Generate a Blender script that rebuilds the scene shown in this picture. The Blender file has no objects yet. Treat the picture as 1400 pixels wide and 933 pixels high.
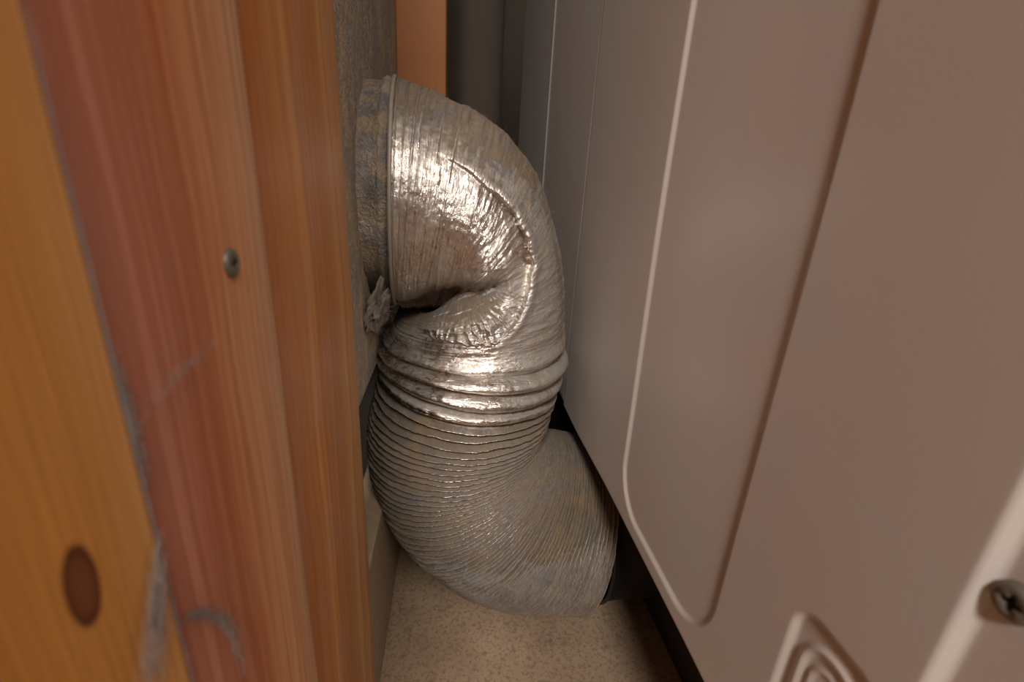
import bpy, bmesh, math, random
import numpy as np
from mathutils import Matrix, Vector

C = bpy.context.scene.collection
H = 0.285                      # camera height above the floor (metres)

# ------------------------------------------------------------------ camera
cam_data = bpy.data.cameras.new('camera')
cam = bpy.data.objects.new('camera', cam_data)
C.objects.link(cam)
right = (0.9929, -0.1061, 0.0534)
up = (-0.0135, 0.3459, 0.9382)
back = (-0.1180, -0.9323, 0.3420)
m = Matrix([[right[i], up[i], back[i], 0] for i in range(3)] + [[0, 0, 0, 1]])
m.translation = (0, 0, H)
cam.matrix_world = m
cam_data.sensor_width = 36
cam_data.lens = 659 / 1400 * 36
cam_data.clip_start = 0.005
cam_data.dof.use_dof = True
cam_data.dof.focus_distance = 0.255
cam_data.dof.aperture_fstop = 16
bpy.context.scene.camera = cam

# ------------------------------------------------------------------ light
sc = bpy.context.scene
sc.view_settings.view_transform = 'Standard'
sc.view_settings.look = 'None'
sc.view_settings.exposure = -0.15
sc.view_settings.gamma = 1
world = bpy.data.worlds.new('world')
sc.world = world
world.use_nodes = True
world.node_tree.nodes['Background'].inputs[0].default_value = (1.0, 0.86, 0.72, 1)
world.node_tree.nodes['Background'].inputs[1].default_value = 0.07


def area(name, loc, target, size, power, color):
    d = bpy.data.lights.new(name, 'AREA')
    d.shape = 'DISK'
    d.size = size
    d.energy = power
    d.color = color
    o = bpy.data.objects.new(name, d)
    C.objects.link(o)
    o.location = loc
    v = Vector(target) - Vector(loc)
    o.rotation_euler = v.to_track_quat('-Z', 'Y').to_euler()
    return o


area('room_lamp', (-0.10, -0.66, 0.285 + 0.68), (0.02, 0.27, 0.2), 0.18, 12.5, (1.0, 0.93, 0.85))
area('board_fill', (0.36, -0.80, 1.25), (-0.03, 0.08, 0.4), 0.6, 14.5, (1.0, 0.90, 0.79))  # added fill that brightens the pine boards, stands for no real lamp

# ------------------------------------------------------------------ materials


class NT:
    def __init__(self, name):
        self.m = bpy.data.materials.new(name)
        self.m.use_nodes = True
        self.n = self.m.node_tree.nodes
        self.l = self.m.node_tree.links
        self.b = self.n['Principled BSDF']

    def node(self, t, **kw):
        n = self.n.new(t)
        for k, v in kw.items():
            setattr(n, k, v)
        return n

    def put(self, sock, v):
        if isinstance(v, (int, float)):
            sock.default_value = v
        elif isinstance(v, tuple):
            sock.default_value = v if len(v) == 4 or sock.type == 'VECTOR' else (*v, 1)
        else:
            self.l.new(v, sock)

    def coord(self, scale=(1, 1, 1), loc=(0, 0, 0)):
        t = self.node('ShaderNodeTexCoord')
        mp = self.node('ShaderNodeMapping')
        mp.inputs['Scale'].default_value = scale
        mp.inputs['Location'].default_value = loc
        self.l.new(t.outputs['Object'], mp.inputs[0])
        return mp.outputs[0]

    def noise(self, vec, scale, detail=4, rough=0.5, dist=0):
        n = self.node('ShaderNodeTexNoise')
        self.l.new(vec, n.inputs['Vector'])
        n.inputs['Scale'].default_value = scale
        n.inputs['Detail'].default_value = detail
        n.inputs['Roughness'].default_value = rough
        n.inputs['Distortion'].default_value = dist
        return n.outputs['Fac']

    def ramp(self, fac, stops):
        r = self.node('ShaderNodeValToRGB')
        e = r.color_ramp.elements
        while len(e) < len(stops):
            e.new(0.5)
        for el, (p, c) in zip(e, stops):
            el.position = p
            el.color = (c, c, c, 1) if isinstance(c, (int, float)) else (*c, 1)
        self.l.new(fac, r.inputs[0])
        return r.outputs[0]

    def mix(self, fac, a, b, mode='MIX'):
        x = self.node('ShaderNodeMix', data_type='RGBA', blend_type=mode)
        self.put(x.inputs[0], fac)
        self.put(x.inputs[6], a)
        self.put(x.inputs[7], b)
        return x.outputs[2]

    def math(self, op, a, b=0.0, clamp=False):
        x = self.node('ShaderNodeMath', operation=op, use_clamp=clamp)
        self.put(x.inputs[0], a)
        self.put(x.inputs[1], b)
        return x.outputs[0]

    def bump(self, h, strength=0.3, dist=0.001):
        b = self.node('ShaderNodeBump')
        b.inputs['Strength'].default_value = strength
        b.inputs['Distance'].default_value = dist
        self.l.new(h, b.inputs['Height'])
        self.l.new(b.outputs[0], self.b.inputs['Normal'])

    def set(self, **kw):
        for k, v in kw.items():
            self.put(self.b.inputs[k.replace('_', ' ')], v)
        return self.m


def wood(name, stops, y0, y1, grain=0.35, freq=620, seed=0.0, rough=0.5, knot=None, dust=0.15):
    """stops: colours across the board's width (y0..y1); grain lines run along z"""
    t = NT(name)
    tc = t.node('ShaderNodeTexCoord').outputs['Object']
    sep = t.node('ShaderNodeSeparateXYZ')
    t.l.new(tc, sep.inputs[0])
    y = sep.outputs[1]
    if knot:
        ky, kz, ry, rz = knot
        dy = t.math('DIVIDE', t.math('SUBTRACT', y, ky), ry)
        dz = t.math('DIVIDE', t.math('SUBTRACT', sep.outputs[2], kz), rz)
        r2 = t.math('ADD', t.math('MULTIPLY', dy, dy), t.math('MULTIPLY', dz, dz))
        kr = t.math('SQRT', r2)
        push = t.math('DIVIDE', t.math('MULTIPLY', dy, 0.0035), t.math('ADD', r2, 0.8))
        y = t.math('SUBTRACT', y, push)
    wob = t.noise(t.coord((1, 7, 2.2), (seed, seed, 0)), 3.0, 3)
    y = t.math('ADD', y, t.math('MULTIPLY', t.math('SUBTRACT', wob, 0.5), (y1 - y0) * 0.32))
    u = t.math('DIVIDE', t.math('SUBTRACT', y, y0), y1 - y0)
    col = t.ramp(u, stops)
    # growth lines: noise that depends on y alone, broken slowly along z
    cmb = t.node('ShaderNodeCombineXYZ')
    t.put(cmb.inputs[0], seed)
    t.l.new(y, cmb.inputs[1])
    t.l.new(t.math('MULTIPLY', sep.outputs[2], 0.012), cmb.inputs[2])
    lines = t.noise(cmb.outputs[0], freq, 2, 0.6)
    broad = t.noise(cmb.outputs[0], freq * 0.16, 2, 0.5)
    fib = t.noise(t.coord((1, 1400, 45), (0, seed, 0)), 1.0, 2)
    dark = t.mix(1.0, col, (0.62, 0.44, 0.33), 'MULTIPLY')
    c = t.mix(t.math('MULTIPLY', t.ramp(lines, [(0.42, 1.0), (0.58, 0.0)]), grain), col, dark)
    c = t.mix(t.math('MULTIPLY', t.ramp(broad, [(0.35, 1.0), (0.6, 0.0)]), grain * 1.2), c, dark)
    c = t.mix(t.math('MULTIPLY', t.ramp(fib, [(0.35, 0.0), (0.65, 1.0)]), 0.28), c, dark)
    if knot:
        kc = t.ramp(kr, [(0.0, (0.20, 0.065, 0.016)), (0.6, (0.17, 0.048, 0.012)), (0.82, (0.09, 0.022, 0.006)), (1.0, (0.2, 0.07, 0.02))])
        c = t.mix(t.ramp(kr, [(0.84, 1.0), (1.14, 0.0)]), c, kc)
    dn = t.noise(t.coord((1, 1, 0.5)), 70, 5, 0.7)
    sp = t.noise(t.coord((1, 1, 0.6)), 900, 2, 0.6)
    dm = t.math('MULTIPLY', t.ramp(dn, [(0.45, 0.0), (0.75, 1.0)]), dust)
    dm = t.math('ADD', dm, t.math('MULTIPLY', t.ramp(sp, [(0.66, 0.0), (0.74, 1.0)]), dust * 1.2), True)
    c = t.mix(dm, c, (0.36, 0.30, 0.26))
    t.bump(t.math('ADD', lines, fib), 0.25, 0.0006)
    return t.set(Base_Color=c, Roughness=rough, Specular_IOR_Level=0.35)


amber_wood = wood('amber_pine', [(0.0, (0.66, 0.31, 0.06)), (0.35, (0.58, 0.23, 0.045)), (0.7, (0.64, 0.29, 0.065)), (1.0, (0.66, 0.34, 0.12))],
                  0.015, 0.0517, 0.18, 260, 3.1, 0.5, knot=(0.0392, H - 0.0400, 0.0022, 0.0052), dust=0.04)
red_wood = wood('red_pine', [(0.0, (0.62, 0.27, 0.19)), (0.16, (0.60, 0.245, 0.15)), (0.40, (0.56, 0.205, 0.085)), (0.52, (0.62, 0.27, 0.12)), (0.76, (0.68, 0.35, 0.17)), (0.84, (0.66, 0.40, 0.23)), (1.0, (0.58, 0.38, 0.25))],
                0.052, 0.101, 0.62, 620, 7.7, 0.5, dust=0.10)
orange_wood = wood('orange_pine', [(0.0, (0.56, 0.22, 0.06)), (0.25, (0.70, 0.33, 0.10)), (0.4, (0.56, 0.23, 0.065)), (0.6, (0.68, 0.34, 0.115)), (1.0, (0.60, 0.33, 0.14))],
                   0.103, 0.18, 0.6, 330, 1.3, 0.5, dust=0.30)
stud_wood = wood('stud_pine', [(0.0, (0.50, 0.21, 0.08)), (1.0, (0.55, 0.25, 0.09))], 0.37, 0.40, 0.2, 300, 5.2, 0.6, dust=0.1)


def gray_plank_mat():
    t = NT('dusty_weathered_wood')
    g = t.noise(t.coord((1, 60, 6)), 4, 5, 0.65)
    p = t.noise(t.coord((1, 1, 0.6), (4, 0, 0)), 38, 5, 0.7)
    s = t.noise(t.coord((1, 1, 1)), 420, 3, 0.7)
    c = t.mix(g, (0.17, 0.145, 0.12), (0.36, 0.32, 0.275))
    c = t.mix(t.ramp(p, [(0.48, 0.0), (0.62, 1.0)]), c, (0.42, 0.31, 0.19))
    c = t.mix(t.ramp(p, [(0.30, 1.0), (0.42, 0.0)]), c, (0.33, 0.31, 0.31))
    c = t.mix(t.math('MULTIPLY', t.ramp(s, [(0.5, 0.0), (0.7, 1.0)]), 0.6), c, (0.55, 0.49, 0.43))
    t.bump(t.math('ADD', s, p), 0.8, 0.0015)
    return t.set(Base_Color=c, Roughness=0.95)


def floor_mat():
    t = NT('tan_speckled_floor')
    a = t.noise(t.coord(), 26, 5, 0.6)
    s = t.noise(t.coord(), 400, 5, 0.72)
    b = t.noise(t.coord((1, 1, 1), (2, 5, 1)), 95, 6, 0.8)
    c = t.mix(t.ramp(a, [(0.35, 0.0), (0.65, 1.0)]), (0.30, 0.207, 0.135), (0.37, 0.265, 0.178))
    c = t.mix(t.math('MULTIPLY', t.ramp(s, [(0.50, 0.0), (0.60, 1.0)]), 0.62), c, (0.16, 0.105, 0.07))
    c = t.mix(t.math('MULTIPLY', t.ramp(b, [(0.55, 0.0), (0.66, 1.0)]), 0.65), c, (0.17, 0.125, 0.095))
    # one dark grey smear near the hose
    st = t.node('ShaderNodeVectorMath', operation='DISTANCE')
    t.l.new(t.coord((1, 1, 0)), st.inputs[0])
    st.inputs[1].default_value = (0.066, 0.222, 0)
    sm = t.math('MULTIPLY', t.ramp(st.outputs['Value'], [(0.0, 1.0), (0.016, 0.0)]), t.ramp(b, [(0.45, 0.0), (0.6, 1.0)]))
    c = t.mix(t.math('MULTIPLY', sm, 0.8), c, (0.09, 0.075, 0.07))
    t.bump(t.math('ADD', s, b), 0.3, 0.0008)
    return t.set(Base_Color=c, Roughness=0.7, Specular_IOR_Level=0.3)


def paint(name, col, rough):
    t = NT(name)
    a = t.noise(t.coord(), 14, 4, 0.6)
    s = t.noise(t.coord((1, 1, 0.5)), 120, 4, 0.7)
    c = t.mix(t.ramp(a, [(0.35, 0.0), (0.65, 1.0)]), col, tuple(x * f for x, f in zip(col, (1.04, 0.95, 0.92))))
    c = t.mix(t.math('MULTIPLY', t.ramp(s, [(0.60, 0.0), (0.78, 1.0)]), 0.25), c, tuple(x * 1.15 for x in col))
    t.bump(t.noise(t.coord(), 900, 2), 0.05, 0.0004)
    return t.set(Base_Color=c, Roughness=rough, Specular_IOR_Level=0.5)


def foil_mat():
    t = NT('dusty_crinkled_foil')
    at = t.node('ShaderNodeAttribute', attribute_name='dust')
    n1 = t.noise(t.coord(), 45, 5, 0.65)
    n2 = t.noise(t.coord((1, 1, 1), (3, 1, 2)), 75, 4, 0.6)
    n3 = t.noise(t.coord(), 1500, 3, 0.7)
    n4 = t.noise(t.coord(), 520, 4, 0.6)
    d = t.math('ADD', at.outputs['Fac'], t.math('MULTIPLY', t.math('SUBTRACT', n1, 0.5), 0.9))
    d = t.math('ADD', d, t.math('MULTIPLY', t.math('SUBTRACT', n4, 0.5), 0.5))
    d = t.ramp(d, [(0.1, 0.0), (0.8, 0.92)])
    dust = t.mix(t.ramp(n2, [(0.48, 0.0), (0.64, 1.0)]), (0.125, 0.083, 0.046), (0.092, 0.079, 0.076))
    dust = t.mix(t.math('MULTIPLY', t.ramp(n1, [(0.54, 0.0), (0.66, 1.0)]), 0.7), dust, (0.23, 0.145, 0.055))
    up = t.node('ShaderNodeNewGeometry')
    sx = t.node('ShaderNodeSeparateXYZ')
    t.l.new(up.outputs['Normal'], sx.inputs[0])
    dust = t.mix(t.math('MULTIPLY', t.ramp(sx.outputs[2], [(0.6, 0.0), (0.95, 1.0)]), t.ramp(n4, [(0.35, 0.2), (0.65, 0.8)])), dust, (0.25, 0.20, 0.155))
    foil = t.mix(t.ramp(n2, [(0.3, 0.0), (0.7, 1.0)]), (0.70, 0.645, 0.585), (0.72, 0.69, 0.675))
    t.put(t.b.inputs['Metallic'], t.math('SUBTRACT', 1.0, d))
    t.put(t.b.inputs['Roughness'], t.math('ADD', 0.27, t.math('MULTIPLY', d, 0.5)))
    sh = t.node('ShaderNodeAttribute', attribute_name='sheet')
    mp = t.node('ShaderNodeMapping')
    mp.inputs['Scale'].default_value = (1, 0.16, 0.16)
    t.l.new(sh.outputs['Vector'], mp.inputs[0])
    st = t.noise(mp.outputs[0], 700, 4, 0.6, 0.3)
    st2 = t.noise(sh.outputs['Vector'], 330, 4, 0.6, 0.5)
    h = t.math('ADD', st, t.math('MULTIPLY', st2, 0.30))
    h = t.math('ADD', h, t.math('MULTIPLY', n3, t.math('MULTIPLY', d, 0.5)))
    t.bump(h, 0.75, 0.0013)
    return t.set(Base_Color=t.mix(d, foil, dust))


def metal_dusty():
    t = NT('dusty_galvanised_metal')
    n1 = t.noise(t.coord(), 60, 5, 0.7)
    n2 = t.noise(t.coord(), 500, 4, 0.7)
    d = t.ramp(n1, [(0.36, 0.35), (0.55, 0.95)])
    n3 = t.noise(t.coord((1, 1, 1), (5, 2, 1)), 110, 4, 0.6)
    dust = t.mix(t.ramp(n3, [(0.42, 0.0), (0.58, 1.0)]), (0.15, 0.14, 0.145), (0.33, 0.24, 0.145))
    dust = t.mix(t.math('MULTIPLY', t.ramp(n2, [(0.5, 0.0), (0.7, 1.0)]), 0.7), dust, (0.40, 0.33, 0.25))
    t.put(t.b.inputs['Metallic'], t.math('SUBTRACT', 1.0, d))
    t.bump(t.math('ADD', n2, n1), 0.9, 0.0022)
    return t.set(Base_Color=t.mix(d, (0.6, 0.57, 0.55), dust), Roughness=0.5)


def plain(name, col, rough=0.6, metal=0.0, var=0.25, scale=120):
    t = NT(name)
    n = t.noise(t.coord(), scale, 4, 0.65)
    c = t.mix(n, tuple(x * (1 - var) for x in col), tuple(x * (1 + var) for x in col))
    t.bump(n, 0.3, 0.0005)
    return t.set(Base_Color=c, Roughness=rough, Metallic=metal)


M_gray = gray_plank_mat()
M_floor = floor_mat()
M_paint = paint('off_white_enamel', (0.53, 0.50, 0.475), 0.33)
M_foil = foil_mat()
M_pipe = metal_dusty()
M_sole = plain('dusty_tan_board', (0.33, 0.245, 0.165), 0.8, 0, 0.3, 160)
M_dark = plain('dark_cavity', (0.03, 0.024, 0.019), 0.95)
M_wall = plain('grey_far_wall', (0.17, 0.135, 0.11), 0.9, 0, 0.15, 30)
M_base = plain('plinth_shade_black', (0.02, 0.017, 0.015), 0.6, 0.0, 0.2, 80)  # near-black base colour stands in for the shade under the dryer
M_screw = plain('dull_screw_steel', (0.17, 0.145, 0.12), 0.5, 0.5, 0.25, 600)
M_recess = plain('black_drive_recess', (0.02, 0.017, 0.015), 0.8)
M_wire = plain('dusty_wire', (0.33, 0.29, 0.25), 0.6, 0.3, 0.3, 300)
M_lint = plain('grey_lint', (0.20, 0.17, 0.145), 1.0, 0, 0.35, 300)
M_web = plain('pale_web_dust', (0.33, 0.28, 0.265), 1.0, 0, 0.3, 300)

# ------------------------------------------------------------------ helpers


def link(name, me, mat, parent=None, smooth=True):
    o = bpy.data.objects.new(name, me)
    C.objects.link(o)
    if mat:
        me.materials.append(mat)
    if parent:
        o.parent = parent
    if smooth:
        me.polygons.foreach_set('use_smooth', [True] * len(me.polygons))
    return o


def from_arrays(name, verts, faces):
    me = bpy.data.meshes.new(name)
    me.from_pydata([tuple(v) for v in verts], [], faces)
    me.update()
    return me


def grid_mesh(name, V, wrap_u=False):
    """V: (rows, cols, 3) array"""
    r, c, _ = V.shape
    me = bpy.data.meshes.new(name)
    idx = np.arange(r * c).reshape(r, c)
    if wrap_u:
        nxt = np.roll(idx, -1, axis=1)
        q = np.stack([idx[:-1], nxt[:-1], nxt[1:], idx[1:]], -1).reshape(-1, 4)
    else:
        q = np.stack([idx[:-1, :-1], idx[:-1, 1:], idx[1:, 1:], idx[1:, :-1]], -1).reshape(-1, 4)
    me.vertices.add(r * c)
    me.vertices.foreach_set('co', V.reshape(-1).astype(np.float32))
    me.loops.add(q.size)
    me.loops.foreach_set('vertex_index', q.reshape(-1).astype(np.int32))
    me.polygons.add(len(q))
    me.polygons.foreach_set('loop_start', np.arange(0, q.size, 4, dtype=np.int32))
    me.update()
    me.validate()
    return me


def box(name, x0, x1, y0, y1, z0, z1, mat, parent=None, bev=0.0, seg=2, front_bev=0.0):
    bm = bmesh.new()
    bmesh.ops.create_cube(bm, size=1)
    for v in bm.verts:
        v.co = Vector(((x0 + x1) / 2 + v.co.x * (x1 - x0), (y0 + y1) / 2 + v.co.y * (y1 - y0), (z0 + z1) / 2 + v.co.z * (z1 - z0)))
    if front_bev:
        es = [e for e in bm.edges if all(abs(v.co.x - x1) < 1e-6 and abs(v.co.y - y1) < 1e-6 for v in e.verts)]
        bmesh.ops.bevel(bm, geom=es, offset=front_bev, segments=5, affect='EDGES', profile=0.5)
    elif bev:
        bmesh.ops.bevel(bm, geom=bm.edges[:], offset=bev, segments=seg, affect='EDGES', profile=0.5)
    me = bpy.data.meshes.new(name)
    bm.to_mesh(me)
    bm.free()
    o = link(name, me, mat, parent, smooth=False)
    return o


def empty(name, loc, rz=0.0):
    o = bpy.data.objects.new(name, None)
    C.objects.link(o)
    o.empty_display_size = 0.05
    o.location = loc
    o.rotation_euler = (0, 0, rz)
    return o


def tag(o, label=None, cat=None, kind=None, group=None):
    for k, v in (('label', label), ('category', cat), ('kind', kind), ('group', group)):
        if v:
            o[k] = v
    return o


class Fibres:
    """collects thin three-sided strands along polylines"""

    def __init__(self):
        self.v, self.f = [], []

    def strand(self, pts, r0, r1=None):
        r1 = r0 if r1 is None else r1
        n = len(pts)
        base = len(self.v)
        for i, p in enumerate(pts):
            a = Vector(pts[max(0, i - 1)])
            b = Vector(pts[min(n - 1, i + 1)])
            t = (b - a)
            t = t.normalized() if t.length > 1e-9 else Vector((0, 0, 1))
            s = t.cross(Vector((0.31, 0.92, 0.24))).normalized()
            w = t.cross(s)
            r = r0 + (r1 - r0) * i / (n - 1)
            for k in range(3):
                an = k * 2.0944
                self.v.append(Vector(p) + r * (math.cos(an) * s + math.sin(an) * w))
        for i in range(n - 1):
            for k in range(3):
                k2 = (k + 1) % 3
                self.f.append((base + i * 3 + k, base + i * 3 + k2, base + i * 3 + 3 + k2, base + i * 3 + 3 + k))

    def build(self, name, mat, parent=None):
        return link(name, from_arrays(name, self.v, self.f), mat, parent)


rng = np.random.default_rng(11)


def vnoise(u, v, seed, period=None):
    """smooth value noise; period: integer wrap of v"""
    g = np.random.default_rng(seed).random((512, 512)) * 2 - 1
    iu = np.floor(u).astype(int)
    iv = np.floor(v).astype(int)
    fu, fv = u - iu, v - iv
    fu, fv = fu * fu * (3 - 2 * fu), fv * fv * (3 - 2 * fv)
    p = period or 512
    a = g[iu % 512, iv % p]
    b = g[(iu + 1) % 512, iv % p]
    c = g[iu % 512, (iv + 1) % p]
    d = g[(iu + 1) % 512, (iv + 1) % p]
    return (a * (1 - fu) + b * fu) * (1 - fv) + (c * (1 - fu) + d * fu) * fv


def sstep(a, b, x):
    t = np.clip((x - a) / (b - a), 0, 1)
    return t * t * (3 - 2 * t)


def curve(ts, pts, t):
    """Catmull-Rom through pts at integer ts"""
    pts = np.asarray(pts, float)
    P = np.vstack([2 * pts[0] - pts[1], pts, 2 * pts[-1] - pts[-2]])
    i = np.clip(np.floor(t).astype(int), 0, len(pts) - 2)
    f = (t - i)[:, None]
    a, b, c, d = P[i], P[i + 1], P[i + 2], P[i + 3]
    return 0.5 * ((2 * b) + (c - a) * f + (2 * a - 5 * b + 4 * c - d) * f ** 2 + (3 * b - a - 3 * c + d) * f ** 3)


# ------------------------------------------------------------------ setting
def floor_build():
    n = 60
    xs = np.concatenate([[-3.0], np.linspace(-0.30, 0.75, n), [3.0]])
    ys = np.concatenate([[-4.0], np.linspace(-0.45, 1.0, n), [2.1]])
    X, Y = np.meshgrid(xs, ys)
    V = np.stack([X, Y, 0.0004 * vnoise(X * 30 + 20, Y * 30 + 20, 4) - 0.0004], -1)
    o = link('floor', grid_mesh('floor', V), M_floor)
    tag(o, 'tan speckled floor at the bottom of the gap', None, 'structure')


floor_build()
wall = box('wall_left', -0.16, -0.12, -0.12, 0.86, 0, 1.25, M_dark)
tag(wall, 'left wall of the gap, pine boards over a dark cavity', None, 'structure')
def far_wall():
    P = [(-0.12, 0.70), (0.0, 0.70), (0.015, 0.701)] + [(0.015 + 0.045 * math.sin(a), 0.745 - 0.045 * math.cos(a)) for a in np.linspace(0.1, math.pi / 2, 14)] + [(0.06, 2.0), (0.75, 2.0)]  # right return shaped and set far back so that side falls dark
    V = np.array([[(x, y, z) for x, y in P] for z in (0.0, 0.6, 1.25)])
    return link('wall_back', grid_mesh('wall_back', V), M_wall)


far = far_wall()
tag(far, 'dim grey wall closing the far end of the gap', None, 'structure')

b1 = box('board', -0.058, -0.0350, -0.03, 0.0500, 0, 1.2, amber_wood, wall, 0.0006)
tag(b1, 'amber pine board with a dark oval knot')
b2 = box('board', -0.058, -0.0365, 0.0503, 0.1008, 0, 1.2, red_wood, wall, front_bev=0.0034)
tag(b2, 'reddish pine board with a sunken screw')
b3 = box('board', -0.058, -0.0382, 0.1012, 0.1802, 0, 1.2, orange_wood, wall, 0.0010)
tag(b3, 'orange pine board with dark streaks')
blk = box('added_cavity_end', -0.119, -0.0424, 0.3785, 0.4165, 0, 1.2, M_dark, wall)  # added box, near-black so the cavity end stays dark
stud = box('stud', -0.0420, -0.0086, 0.3785, 0.4165, 0, 1.2, stud_wood, wall, 0.0012)
tag(stud, 'orange pine stud behind the hose')
sole = box('sole_board', -0.056, -0.0402, 0.1806, 0.3780, 0, H - 0.190, M_sole, wall, 0.001)
tag(sole, 'dusty tan board along the floor')


def plank_with_hole():
    y0, y1, z0, z1 = 0.1806, 0.3780, H - 0.104, 1.2
    cy, cz, r = 0.2655, H - 0.017, 0.0500
    angs = sorted(list(np.linspace(0, 2 * math.pi, 96, endpoint=False)) +
                  [math.atan2(z - cz, y - cy) % (2 * math.pi) for y in (y0, y1) for z in (z0, z1)])
    inn, out = [], []
    for i, a in enumerate(angs):
        ca, sa = math.cos(a), math.sin(a)
        k = min([(y1 - cy) / ca if ca > 1e-9 else 1e9, (y0 - cy) / ca if ca < -1e-9 else 1e9,
                 (z1 - cz) / sa if sa > 1e-9 else 1e9, (z0 - cz) / sa if sa < -1e-9 else 1e9])
        out.append((cy + ca * k, cz + sa * k))
        notch = 0.0075 * math.exp(-((a - 1.08) / 0.10) ** 2)
        rr = r + notch + 0.0045 * math.exp(-((a - 4.4) / 0.5) ** 2) + 0.0006 * math.sin(a * 7 + 1) + 0.0008 * math.sin(a * 17)
        inn.append((cy + ca * rr, cz + sa * rr))
    n = len(angs)
    V, F = [], []
    for x in (-0.0417, -0.0595):
        V += [(x, y, z) for y, z in out] + [(x, y, z) for y, z in inn]
    for i in range(n):
        j = (i + 1) % n
        F.append((i, j, n + j, n + i))
        F.append((2 * n + j, 2 * n + i, 3 * n + i, 3 * n + j))
        F.append((j, i, 2 * n + i, 2 * n + j))
        F.append((n + i, n + j, 3 * n + j, 3 * n + i))
    me = from_arrays('board', V, F)
    bm = bmesh.new()
    bm.from_mesh(me)
    bmesh.ops.recalc_face_normals(bm, faces=bm.faces)
    bm.to_mesh(me)
    bm.free()
    o = link('board', me, M_gray, wall, smooth=False)
    tag(o, 'grey dust-coated plank cut around the pipe')


plank_with_hole()


def screw(name, parent, loc, axis, r, recess=True, proud=0.0):
    """round screw head with a recessed drive; axis: outward direction"""
    prof = [(0.0, -0.0002), (0.30, -0.0002), (0.34, 0.14), (0.72, 0.17), (0.94, 0.08), (1.0, -0.06), (1.0, -0.5)]
    V, F = [], []
    seg = 28
    for rr, h in prof:
        for k in range(seg):
            a = 2 * math.pi * k / seg
            q = rr * r * (1.0 if rr > 0.4 or rr == 0 else (1.0 + 0.35 * math.cos(4 * a)))
            V.append((q * math.cos(a), q * math.sin(a), h * r * (1 + 3 * proud)))
    for i in range(len(prof) - 1):
        for k in range(seg):
            k2 = (k + 1) % seg
            F.append((i * seg + k, i * seg + k2, (i + 1) * seg + k2, (i + 1) * seg + k))
    o = link(name, from_arrays(name, V, F), M_screw, parent)
    o.data.materials.append(M_recess)
    for p in o.data.polygons:
        if p.index < seg * 2:
            p.material_index = 1
    o.rotation_euler = Vector(axis).to_track_quat('Z', 'Y').to_euler()
    o.location = loc
    return o


s = screw('screw', b2, (-0.0362, 0.0826, H - 0.0174), (1, 0, 0), 0.0024)
tag(s, 'dull steel screw sunk in the red board')

# ------------------------------------------------------------------ clothes dryer
dryer = empty('clothes_dryer', (0.075, 0.26, 0.0), 0.0280)
tag(dryer, 'off-white enamelled dryer standing along the right of the gap', 'dryer')
ZB = H - 0.158


def rrect(y, z, y0, y1, z0, z1, r):
    cy, cz, hy, hz = (y0 + y1) / 2, (z0 + z1) / 2, (y1 - y0) / 2 - r, (z1 - z0) / 2 - r
    dy, dz = np.abs(y - cy) - hy, np.abs(z - cz) - hz
    return np.hypot(np.maximum(dy, 0), np.maximum(dz, 0)) + np.minimum(np.maximum(dy, dz), 0) - r


def lip(z):
    q = np.clip((ZB + 0.0085 - z) / 0.0085, 0, 1)
    return 0.0062 * q ** 1.4


def side_panel():
    ys = np.concatenate([np.linspace(-0.31, -0.222, 30)[:-1], np.arange(-0.222, 0.0275, 0.0006)])
    zs = np.concatenate([np.arange(ZB, H + 0.10, 0.0006), np.linspace(H + 0.10, 0.88, 30)[1:]])
    Y, Z = np.meshgrid(ys, zs)
    z = Z - H
    w = lip(Z)
    d = rrect(Y, z, -0.1575, -0.0795, -0.1435, 0.55, 0.021)
    w = w + 0.0012 * sstep(0.0011, -0.0011, d)
    w = w + 0.0024 * sstep(-0.2104, -0.2126, Y)                       # step back to the near panel
    k = rrect(Y, z, -0.2075, -0.1845, -0.150, -0.0905, 0.0068)           # pressed knockout
    w = w + 0.0013 * sstep(0.0009, -0.0009, k)
    k2 = np.abs(rrect(Y, z, -0.2045, -0.1885, -0.147, -0.0955, 0.0078))
    w = w - 0.0010 * np.exp(-(k2 / 0.0010) ** 2)
    k3 = np.abs(rrect(Y, z, -0.2015, -0.1915, -0.144, -0.1000, 0.005))
    w = w - 0.0006 * np.exp(-(k3 / 0.0008) ** 2)
    w = w + 0.0012 * vnoise(Y * 14 + 40, Z * 7 + 40, 9)                 # slight oil-canning of the sheet
    w = w + 0.003 * np.clip((Y - 0.0245) / 0.003, 0, 1) ** 2            # rolled rear edge at the seam
    V = np.stack([w, Y, Z], -1)
    o = link('side_panel', grid_mesh('side_panel', V[:, ::-1]), M_paint, dryer)
    tag(o, 'off-white panel with a pressed tall recess')


side_panel()


def rear_flange():
    ys = np.arange(0.0285, 0.316, 0.0012)
    zs = np.concatenate([np.arange(ZB, H + 0.20, 0.002), np.linspace(H + 0.20, 0.88, 12)[1:]])
    Y, Z = np.meshgrid(ys, zs)
    w = lip(Z) + 0.0005
    w = w - 0.0010 * np.exp(-((Y - 0.1555) / 0.0016) ** 2)
    w = w + 0.003 * np.clip((0.0315 - Y) / 0.003, 0, 1) ** 2 + 0.004 * np.clip((Y - 0.310) / 0.006, 0, 1) ** 2
    o = link('rear_flange', grid_mesh('rear_flange', np.stack([w, Y, Z], -1)[:, ::-1]), M_paint, dryer)


rear_flange()
box('cabinet', 0.0085, 0.56, -0.308, 0.312, ZB + 0.004, 0.88, M_paint, dryer, 0.004)
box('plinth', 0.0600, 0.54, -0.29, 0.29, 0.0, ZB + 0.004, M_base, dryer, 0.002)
sc2 = screw('screw', dryer, (0.0018, -0.2152, H - 0.0565), (-1, 0, 0), 0.0032, proud=0.6)
tag(sc2, 'round steel screw near the panel edge')



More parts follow.
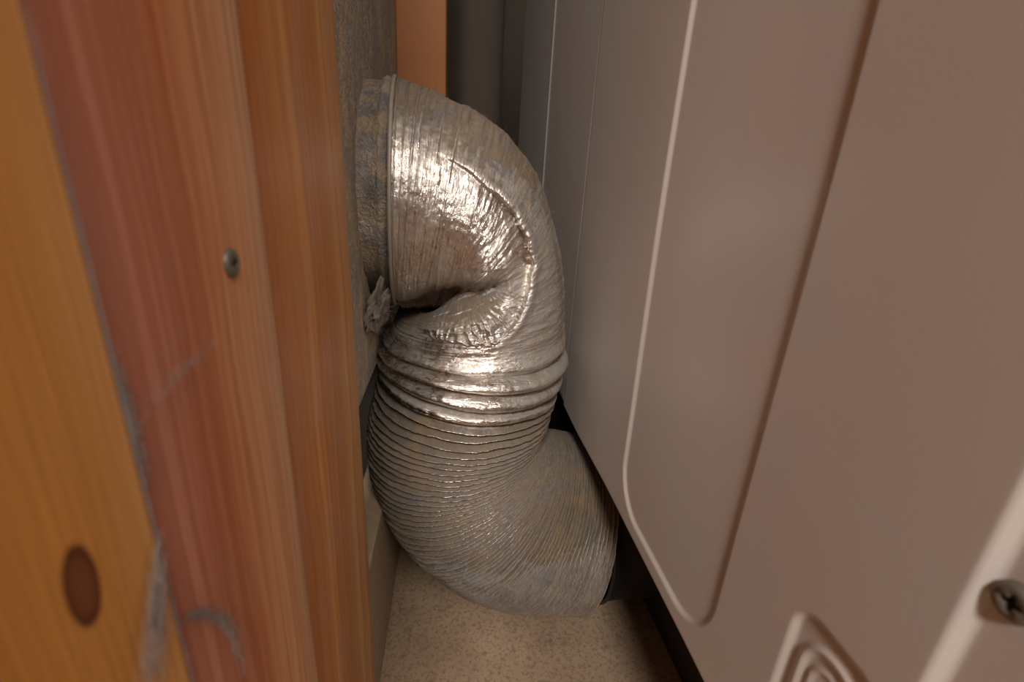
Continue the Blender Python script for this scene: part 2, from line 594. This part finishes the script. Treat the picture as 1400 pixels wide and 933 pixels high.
def outlet():
    V, F = [], []
    n = 72
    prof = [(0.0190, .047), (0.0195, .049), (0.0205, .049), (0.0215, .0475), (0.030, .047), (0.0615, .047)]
    for x, r in prof:
        for k in range(n):
            a = 2 * math.pi * k / n
            V.append((x, r * math.cos(a) + 0.001, 0.0545 + r * math.sin(a)))
    for i in range(len(prof) - 1):
        for k in range(n):
            k2 = (k + 1) % n
            F.append((i * n + k, (i + 1) * n + k, (i + 1) * n + k2, i * n + k2))
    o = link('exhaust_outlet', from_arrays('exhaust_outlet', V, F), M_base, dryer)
    tag(o, 'outlet pipe coloured near-black for the shadow under the panel')


outlet()

# ------------------------------------------------------------------ exhaust hose
hose = empty('exhaust_hose', (0.03, 0.262, 0.0))
tag(hose, 'dusty silver foil exhaust hose bent from the wall pipe to the floor', 'hose')
O = [(-.0285, .0362), (-.018, .0336), (.000, .0275), (.0195, .0180), (.0385, -.0005), (.0520, -.0280), (.0600, -.0600), (.0622, -.0920),
     (.0602, -.1200), (.0565, -.1430), (.0535, -.1575), (.0560, -.1630), (.0600, -.1650), (.0660, -.1655), (.0735, -.1665), (.0850, -.1690), (.1000, -.1720)]
I = [(-.0315, -.0745), (-.0270, -.0770), (-.0170, -.0760), (-.0080, -.0755), (-.0105, -.0775), (-.0220, -.0785), (-.0305, -.0825), (-.0358, -.0925),
     (-.0390, -.1080), (-.0475, -.1370), (-.0500, -.1680), (-.0440, -.2010), (-.0285, -.2320), (-.0075, -.2550), (.0180, -.2720), (.0450, -.2810), (.0800, -.2825)]
ARC = np.array([(-.010, .004), (.0046, -.0034), (.0187, -.013), (.0275, -.023), (.0324, -.031), (.0356, -.044), (.0340, -.055), (.0312, -.0645), (.0262, -.073), (.02, -.079), (.008, -.0805), (-.007, -.0795), (-.018, -.078)])
VAL = np.array([(-.036, -.076), (-.022, -.070), (-.007, -.062), (.006, -.0575), (.016, -.0555), (.0245, -.052)])


def poly_dist(px, pz, poly):
    """unsigned distance, normalised arc position, signed side (+ = left of travel)"""
    best = np.full(px.shape, 1e9)
    pos = np.zeros(px.shape)
    side = np.zeros(px.shape)
    n = len(poly) - 1
    for i in range(n):
        a, b = poly[i], poly[i + 1]
        d = b - a
        f = np.clip(((px - a[0]) * d[0] + (pz - a[1]) * d[1]) / (d @ d), 0, 1)
        qx, qz = a[0] + f * d[0], a[1] + f * d[1]
        D = np.hypot(px - qx, pz - qz)
        k = D < best
        best = np.where(k, D, best)
        pos = np.where(k, (i + f) / n, pos)
        side = np.where(k, np.sign(d[0] * (pz - a[1]) - d[1] * (px - a[0])), side)
    return best, pos, side


def hose_mesh():
    NT_, NA = 1700, 420
    t = np.linspace(0, len(O) - 1, NT_)
    ts = None
    o = curve(ts, O, t)
    i = curve(ts, I, t)
    c = (o + i) / 2
    e = (o - i) / 2                                   # in-plane half axis
    hw = np.linalg.norm(e, axis=1)
    en = e / hw[:, None]
    ry = np.interp(t, [0, 2, 4, 6, 8, 12, 16], [.0550, .0545, .0530, .0530, .0545, .0555, .0555])
    cyc = np.interp(t, [0, 6, 12, 16], [.265, .265, .263, .262])
    # theta: 0 = outer edge, pi/2 = towards the viewer (-y), pi = inner edge
    th = np.linspace(0, 2 * math.pi, NA, endpoint=False)
    th = th - 0.45 * np.sin(th - math.pi / 2) * 0 + 0.0
    # denser towards the front
    th = th + 0.35 * np.cos(th)
    T, TH = np.meshgrid(t, th, indexing='ij')
    # arc length of the mid line for isotropic noise
    mid = np.concatenate([[0], np.cumsum(np.linalg.norm(np.diff(c, axis=0), axis=1))])
    S = np.repeat(mid[:, None], NA, 1)
    ang = (TH % (2 * math.pi)) / (2 * math.pi)
    # --- ridges -------------------------------------------------------------
    knots = [0, 6.6, 7.2, 7.62, 8.05, 8.3, 9, 12, 15, 16]
    phs = [0, 0, 1.0, 2.0, 3.0, 4.0, 8.0, 30.0, 52.0, 60.0]
    tj = T + 0.035 * vnoise(T * 1.6, ang * 12, 21, 12) + 0.020 * vnoise(T * 5, ang * 30, 22, 30)
    ph = np.interp(tj, knots, phs)
    # local spacing of the ridges along the surface
    ce = np.cos(TH)
    P0x = c[:, 0][:, None] + e[:, 0][:, None] * ce
    P0z = c[:, 1][:, None] + e[:, 1][:, None] * ce
    ds = np.hypot(np.gradient(P0x, axis=0), np.gradient(P0z, axis=0)) / np.gradient(t)[:, None]
    sp = ds / np.maximum(np.gradient(np.interp(t, knots, phs), t), 0.5)[:, None]
    amp = np.clip(0.75 * sp, 0, 0.0020) * sstep(6.6, 7.1, T)
    amp = amp * (1 + 0.35 * vnoise(np.floor(ph) * 3.7 + 3, ang * 5, 23, 5))
    big = np.exp(-((T - 7.65) / 0.5) ** 2)
    amp = amp * (1 + 0.9 * big)
    fr = ph % 1.0
    prof = np.where(fr < 0.76, (np.clip(fr, 0, .76) / 0.76) ** 1.25, 1 - (np.clip(fr - 0.76, 0, 1) / 0.24) ** 0.8)
    soft = np.exp(-((T - 7.6) / 0.7) ** 4)
    prof = prof * (1 - soft) + np.abs(np.sin(math.pi * ph)) ** 0.9 * soft
    r_off = amp * (prof - 0.45) * 2
    r_off = r_off + 0.0022 * sstep(5.8, 7.6, T) * sstep(8.36, 8.28, tj) * (0.55 - 0.45 * ce)
    # --- wrinkles of the smooth foil ------------------------------------------
    smooth = 1 - sstep(6.6, 7.6, T)
    wr = vnoise(S * 420, ang * 14, 31, 14) * 0.00036 + vnoise(S * 900, ang * 26, 32, 26) * 0.00020 + vnoise(S * 150, ang * 8, 33, 8) * 0.0005
    wr = wr + 0.00012 * vnoise(S * 400, ang * 150, 34, 150)
    r_off = r_off + smooth * wr
    r_off = r_off + (1 - smooth) * (0.00022 * vnoise(S * 300, ang * 120, 35, 120) + 0.0006 * vnoise(S * 45, ang * 14, 36, 14))
    # band lines close to the mouth of the hose
    for x0, a in ((0.06, 0.0006), (0.55, 0.0006), (1.0, 0.0007), (1.25, -0.0004), (1.7, 0.0004), (2.1, 0.0004)):
        r_off = r_off + a * np.exp(-((T + 0.05 * vnoise(T * 0 + 3, ang * 8, 40, 8) - x0) / 0.035) ** 2)
    rin = (hw[:, None] + r_off)
    rye = ry[:, None] + r_off
    X = c[:, 0][:, None] + en[:, 0][:, None] * rin * ce
    Z = c[:, 1][:, None] + en[:, 1][:, None] * rin * ce
    Yv = cyc[:, None] - rye * np.sin(TH)
    X = X + 0.0034 * np.sin(TH) * np.exp(-(T / 1.3) ** 2)
    # --- the pinch on the viewer's side of the elbow ---------------------------
    front = sstep(0.10, 0.5, np.sin(TH)) * (T < 9)
    dA, pA, sA = poly_dist(X, Z, ARC)
    inside = -sA                                       # arc travels clockwise: interior on its right
    jag = 0.0006 * vnoise(pA * 22, pA * 0 + 3, 50) + 0.0002 * vnoise(pA * 120, pA * 0 + 3, 51)
    din = inside * dA + jag
    fade = np.interp(pA, [0, .08, .25, .45, .62, .74, 1], [0, .15, .7, 1, .75, .1, 0])
    low = np.interp(pA, [0, .52, .68, .93, 1], [0, 0, 1, .9, 0])
    reach = np.exp(-np.maximum(din, 0) / 0.016) * sstep(0.026, 0.013, din)
    step = sstep(-0.0003, 0.0007, din) * reach
    press = 0.0078 * step * fade
    lift = 0.0018 * np.exp(-((din + 0.0022) / 0.0022) ** 2) * fade       # lifted rim of the outer fold
    dV, pV, sV = poly_dist(X, Z + 0.0008 * vnoise(X * 260 + 50, X * 0 + 2, 52), VAL)
    vdep = np.interp(pV, [0, .1, .5, .85, 1], [.006, .012, .0145, .009, .0015])
    width = np.where(sV > 0, 0.0048, 0.0080)
    valley = vdep * np.exp(-(dV / width) ** 2)
    pang = np.arctan2(Z + 0.048, X - 0.004)
    rad = np.hypot(Z + 0.048, X - 0.004)
    pl = np.abs(((pang * 7 + 0.9 * vnoise(pang * 5 + 30, rad * 120, 53) + 0.5 * vnoise(pang * 14 + 30, rad * 200, 55)) % 1) - 0.5) * 2
    below = (sV < 0)
    bulge = sstep(-0.0003, 0.0010, din + 0.0011 * pl) * np.exp(-np.maximum(din, 0) / 0.014) * low * sstep(0.024, 0.012, din) * sstep(0.003, -0.003, sV * dV)
    fringe = np.exp(-(dV / 0.010) ** 2) * (~below) * sstep(1.0, 0.9, pV)
    pk_zone = np.clip(bulge + 0.06 * step * fade, 0, 1)
    drape = np.abs(((X * 190 + 0.8 * vnoise(X * 160 + 40, Z * 60 + 40, 57)) % 1) - 0.5) * 2
    pucker = 0.0017 * pl * pk_zone + 0.0007 * vnoise(X * 420 + 60, Z * 420 + 60, 54) * np.clip(bulge + 0.35 * fade * step, 0, 1)
    pucker = pucker + 0.0015 * fringe * (drape - 0.5) + fade * step * 0.0007 * vnoise(X * 330 + 60, Z * 80 + 60, 58)
    Yv = Yv + front * (press + valley - lift + pucker - 0.0024 * bulge)
    V = np.stack([X, Yv, Z + H], -1)
    wrap = sstep(0.0005, -0.004, din) * sstep(0.04, 0.12, pA) * sstep(0.80, 0.7, pA) * front
    # dust: lies on upward faces, in the ridge valleys, and heavier on the lower run
    nx = np.cross(np.gradient(V, axis=1), np.gradient(V, axis=0))
    nz = nx[..., 2] / (np.linalg.norm(nx, axis=-1) + 1e-12)
    cen = np.stack([np.repeat(c[:, 0][:, None], NA, 1), np.repeat(cyc[:, None], NA, 1), np.repeat(c[:, 1][:, None] + H, NA, 1)], -1)
    sign = np.sign(np.sum(nx * (V - cen)))
    nz = nz * sign
    dust = 0.14 + 0.75 * sstep(0.25, 0.85, nz) * (1 - 0.85 * np.exp(-((T - 7.2) / 0.95) ** 4)) + (0.44 * (1 - prof) + 0.07) * sstep(7.9, 8.6, T) + 0.22 * sstep(0.2, 0.8, nz) * sstep(11.5, 13, T) * 0
    dust = dust + 0.25 * sstep(0.72, 0.95, ce) * (T < 10) - 0.18 * (np.exp(-((T - 7.7) / 0.6) ** 2))
    dust = dust + 0.30 * np.exp(-(dV / 0.007) ** 2) * front
    dust = dust + 0.40 * sstep(0.15, 0.8, ce) * sstep(10, 11, T)
    dust = dust + 0.34 * wrap
    if sign < 0:
        V = V[:, ::-1]
        dust = dust[:, ::-1]
    me = grid_mesh('foil_tube', V[:, ::-1], wrap_u=True)
    sv = np.stack([S, .055 * np.cos(TH), .055 * np.sin(TH)], -1)
    if sign < 0:
        sv = sv[:, ::-1]
    av = me.attributes.new('sheet', 'FLOAT_VECTOR', 'POINT')
    av.data.foreach_set('vector', np.ascontiguousarray(sv[:, ::-1]).reshape(-1).astype(np.float32))
    at = me.attributes.new('dust', 'FLOAT', 'POINT')
    at.data.foreach_set('value', np.ascontiguousarray(dust[:, ::-1]).reshape(-1).astype(np.float32))
    return me, V


me, HV = hose_mesh()
tube = link('foil_tube', me, M_foil)


def adopt(o, parent):
    o.parent = parent
    o.matrix_parent_inverse = parent.matrix_basis.inverted()
    return o


parent_inv = Matrix.Translation(hose.location).inverted()


def hose_part(o):
    o.parent = hose
    o.matrix_parent_inverse = parent_inv
    return o


hose_part(tube)


def ring_points(x_top, x_bot, cz, rz, ry, cy, n):
    out = []
    for k in range(n):
        a = 2 * math.pi * k / n
        f = (1 + math.sin(a)) / 2
        out.append(Vector((x_bot + (x_top - x_bot) * f - 0.0034 * math.cos(a), cy + ry * math.cos(a), cz + rz * math.sin(a))))
    return out


def torus(name, pts, r, mat, seg=10):
    V, F = [], []
    n = len(pts)
    for i, p in enumerate(pts):
        t = (pts[(i + 1) % n] - pts[i - 1]).normalized()
        s = t.cross(Vector((1, 0, 0))).normalized()
        w = t.cross(s)
        for k in range(seg):
            a = 2 * math.pi * k / seg
            V.append(p + r * (math.cos(a) * s + math.sin(a) * w))
    for i in range(n):
        j = (i + 1) % n
        for k in range(seg):
            k2 = (k + 1) % seg
            F.append((i * seg + k, i * seg + k2, j * seg + k2, j * seg + k))
    return link(name, from_arrays(name, V, F), mat)


def collar():
    prof = [(-0.110, .0485), (-0.060, .0490), (-0.0420, .0492), (-0.0360, .0493), (-0.0350, .0508), (-0.0338, .0514), (-0.0326, .0508), (-0.0316, .0500), (-0.0290, .0500), (-0.0240, .0495)]
    V, F = [], []
    n = 128
    for x, r in prof:
        for k in range(n):
            a = 2 * math.pi * k / n
            rr = r + 0.0004 * math.sin(3 * a + x * 90) + 0.0003 * math.sin(11 * a)
            V.append((x + 0.0012 * math.sin(a) - 0.0016 * math.cos(a), 0.265 + rr * math.cos(a), H - 0.0165 + rr * math.sin(a) * 1.03))
    for i in range(len(prof) - 1):
        for k in range(n):
            k2 = (k + 1) % n
            F.append((i * n + k, (i + 1) * n + k, (i + 1) * n + k2, i * n + k2))
    o = link('wall_pipe', from_arrays('wall_pipe', V, F), M_pipe)
    tag(o, 'dust-caked metal pipe stub')
    return hose_part(o)


collar()
wire = torus('wire_clamp', ring_points(-0.0297, -0.0322, H - 0.0185, 0.0550, 0.0548, 0.265, 120), 0.0010, M_wire)
tag(wire, 'dusty wire clamp around the mouth')
hose_part(wire)
tw = Fibres()
tw.strand([(-0.0310, 0.262, H + 0.0350), (-0.0298, 0.259, H + 0.0395), (-0.0282, 0.257, H + 0.0425), (-0.0262, 0.256, H + 0.0410), (-0.0245, 0.255, H + 0.0355)], 0.0017, 0.0013)
twist = tw.build('clamp_twist', M_wire)
twist.parent = wire
twist.matrix_parent_inverse = parent_inv


def hose_fuzz():
    fb = Fibres()
    R = random.Random(5)
    nt, na, _ = HV.shape
    n = 0
    while n < 1700:
        a, b = R.randrange(10, nt - 120), R.randrange(na)
        p = Vector(HV[a, b])
        q = Vector(HV[min(a + 4, nt - 1), b]) - p
        w = Vector(HV[a, (b + 2) % na]) - p
        nr = w.cross(q)
        if nr.length < 1e-12:
            continue
        nr.normalize()
        cxy = Vector((HV[a, :, 0].mean(), HV[a, :, 1].mean(), HV[a, :, 2].mean()))
        if nr.dot(p - cxy) < 0:
            nr = -nr
        if nr.z < 0.25 and not (nr.x > 0.6) and R.random() > 0.12:
            continue
        L = R.uniform(0.0008, 0.0026) * (1.5 if nr.z > 0.6 else 1)
        d = (nr + Vector((R.uniform(-1, 1), R.uniform(-1, 1), R.uniform(-1, 1))) * 0.9).normalized()
        fb.strand([p, p + d * L * 0.5 + nr * 0.0002, p + d * L + Vector((R.uniform(-1, 1), 0, R.uniform(-1, 1))) * L * 0.35], 0.00007, 0.00003)
        n += 1
    o = fb.build('lint_fuzz', M_lint)
    tag(o, None, None, 'stuff')
    hose_part(o)


hose_fuzz()

# ------------------------------------------------------------------ lint and cobwebs


def lint_blob(name, centre, size, fibres, seed, mat=M_lint, flen=0.008, shear=0.0):
    """ragged felted lump with loose fibres, one mesh"""
    R = random.Random(seed)
    bm = bmesh.new()
    bmesh.ops.create_icosphere(bm, subdivisions=5, radius=1)
    V = np.array([v.co[:] for v in bm.verts])
    F = [tuple(v.index for v in f.verts) for f in bm.faces]
    bm.free()
    n = 0
    for k, (fr, am) in enumerate(((1.6, .35), (3.5, .20), (8, .10), (20, .05), (45, .03))):
        n = n + am * (vnoise(V[:, 0] * fr + 50, V[:, 1] * fr + V[:, 2] * fr * .7 + 50, seed + k) + vnoise(V[:, 2] * fr + 50, V[:, 0] * fr - V[:, 1] * fr + 50, seed + 9 + k)) * .7
    V = V * (1 + n)[:, None] * np.array(size)
    V[:, 0] += V[:, 2] * shear
    V += np.array(centre)
    fb = Fibres()
    fb.v = [Vector(v) for v in V]
    fb.f = F
    for _ in range(fibres):
        p = Vector(V[R.randrange(len(V))])
        d = (p - Vector(centre)).normalized()
        pts = [p]
        for q in range(4):
            d = (d + Vector((R.uniform(-1, 1), R.uniform(-1, 1), R.uniform(-1, 1))) * 0.7).normalized()
            pts.append(pts[-1] + d * flen * R.uniform(0.08, 0.3))
        fb.strand(pts, 0.00006, 0.00003)
    return fb.build(name, mat)


lb = lint_blob('lint_clump', (-0.0375, 0.233, H - 0.0690), (0.0045, 0.018, 0.0125), 380, 3, shear=0.25, flen=0.008)
tag(lb, 'shaggy grey lint clump hanging on the grey plank under the pipe', 'lint', 'stuff')


def web(path, spread, count, r, seed, name, label, jitter=0.00045, blob=0.0):
    R = random.Random(seed)
    fb = Fibres()
    P = np.array(path)
    tt = np.linspace(0, len(P) - 1, 26)
    base = curve(None, P, tt)
    sp = np.interp(tt, np.arange(len(P)), spread)
    for k in range(count):
        a = R.randrange(0, 12) if k else 0
        b = R.randrange(a + 6, 26) if k else 26
        off = [R.gauss(0, 0.5) for _ in range(3)]
        pts = []
        for i in range(a, b):
            j = [R.gauss(0, 1) * jitter for _ in range(3)]
            pts.append((max(base[i][0] + abs(off[0] * sp[i] * 0.35) + j[0] * 0.4, base[i][0] - 0.0002), base[i][1] + off[1] * sp[i] + j[1], base[i][2] + off[2] * sp[i] + j[2]))
        if len(pts) > 2:
            fb.strand(pts, r, r * 0.6)
    o = fb.build(name, M_web)
    return tag(o, label, 'cobweb', 'stuff')


web([(-.0352, .0510, H - .0285), (-.0345, .0580, H - .0268), (-.0345, .0640, H - .0268), (-.0350, .0735, H - .0262)], [.0010, .0010, .0006, .0002], 16, .00002, 8,
    'cobweb', 'thin cobweb strand reaching right across the red board')
web([(-.0352, .0506, H - .0200), (-.0352, .0508, H - .0270), (-.0352, .0511, H - .0330), (-.0352, .0508, H - .0370)], [.0002, .0003, .0007, .0003], 44, .00003, 9,
    'cobweb', 'pale dust web clinging in the crack beside the amber board')
web([(-.0352, .0508, H - .0580), (-.0352, .0550, H - .0620), (-.0346, .0592, H - .0690), (-.0346, .0612, H - .0775), (-.0346, .0625, H - .0850)], [.0003, .0007, .0011, .0018, .0028], 60, .00003, 10,
    'cobweb', 'grey dusty strand drooping down the foot of the red board')
web([(-.0340, .0490, H - .0430), (-.0340, .0466, H - .0480), (-.0336, .0440, H - .0520), (-.0330, .0410, H - .0550), (-.0330, .0390, H - .0580)], [.0003, .0012, .0022, .0032, .0040], 90, .00003, 12,
    'cobweb', 'woolly tuft of cobweb beside the knot on the amber board')
web([(-.03505, .0501, H + .010), (-.03505, .0501, H - .020), (-.03505, .0501, H - .050), (-.03505, .0501, H - .085)], [.00008, .0001, .0001, .00012], 40, .00002, 14,
    'cobweb', 'fine line of dust along the whole crack between amber and red boards', 0.00015)
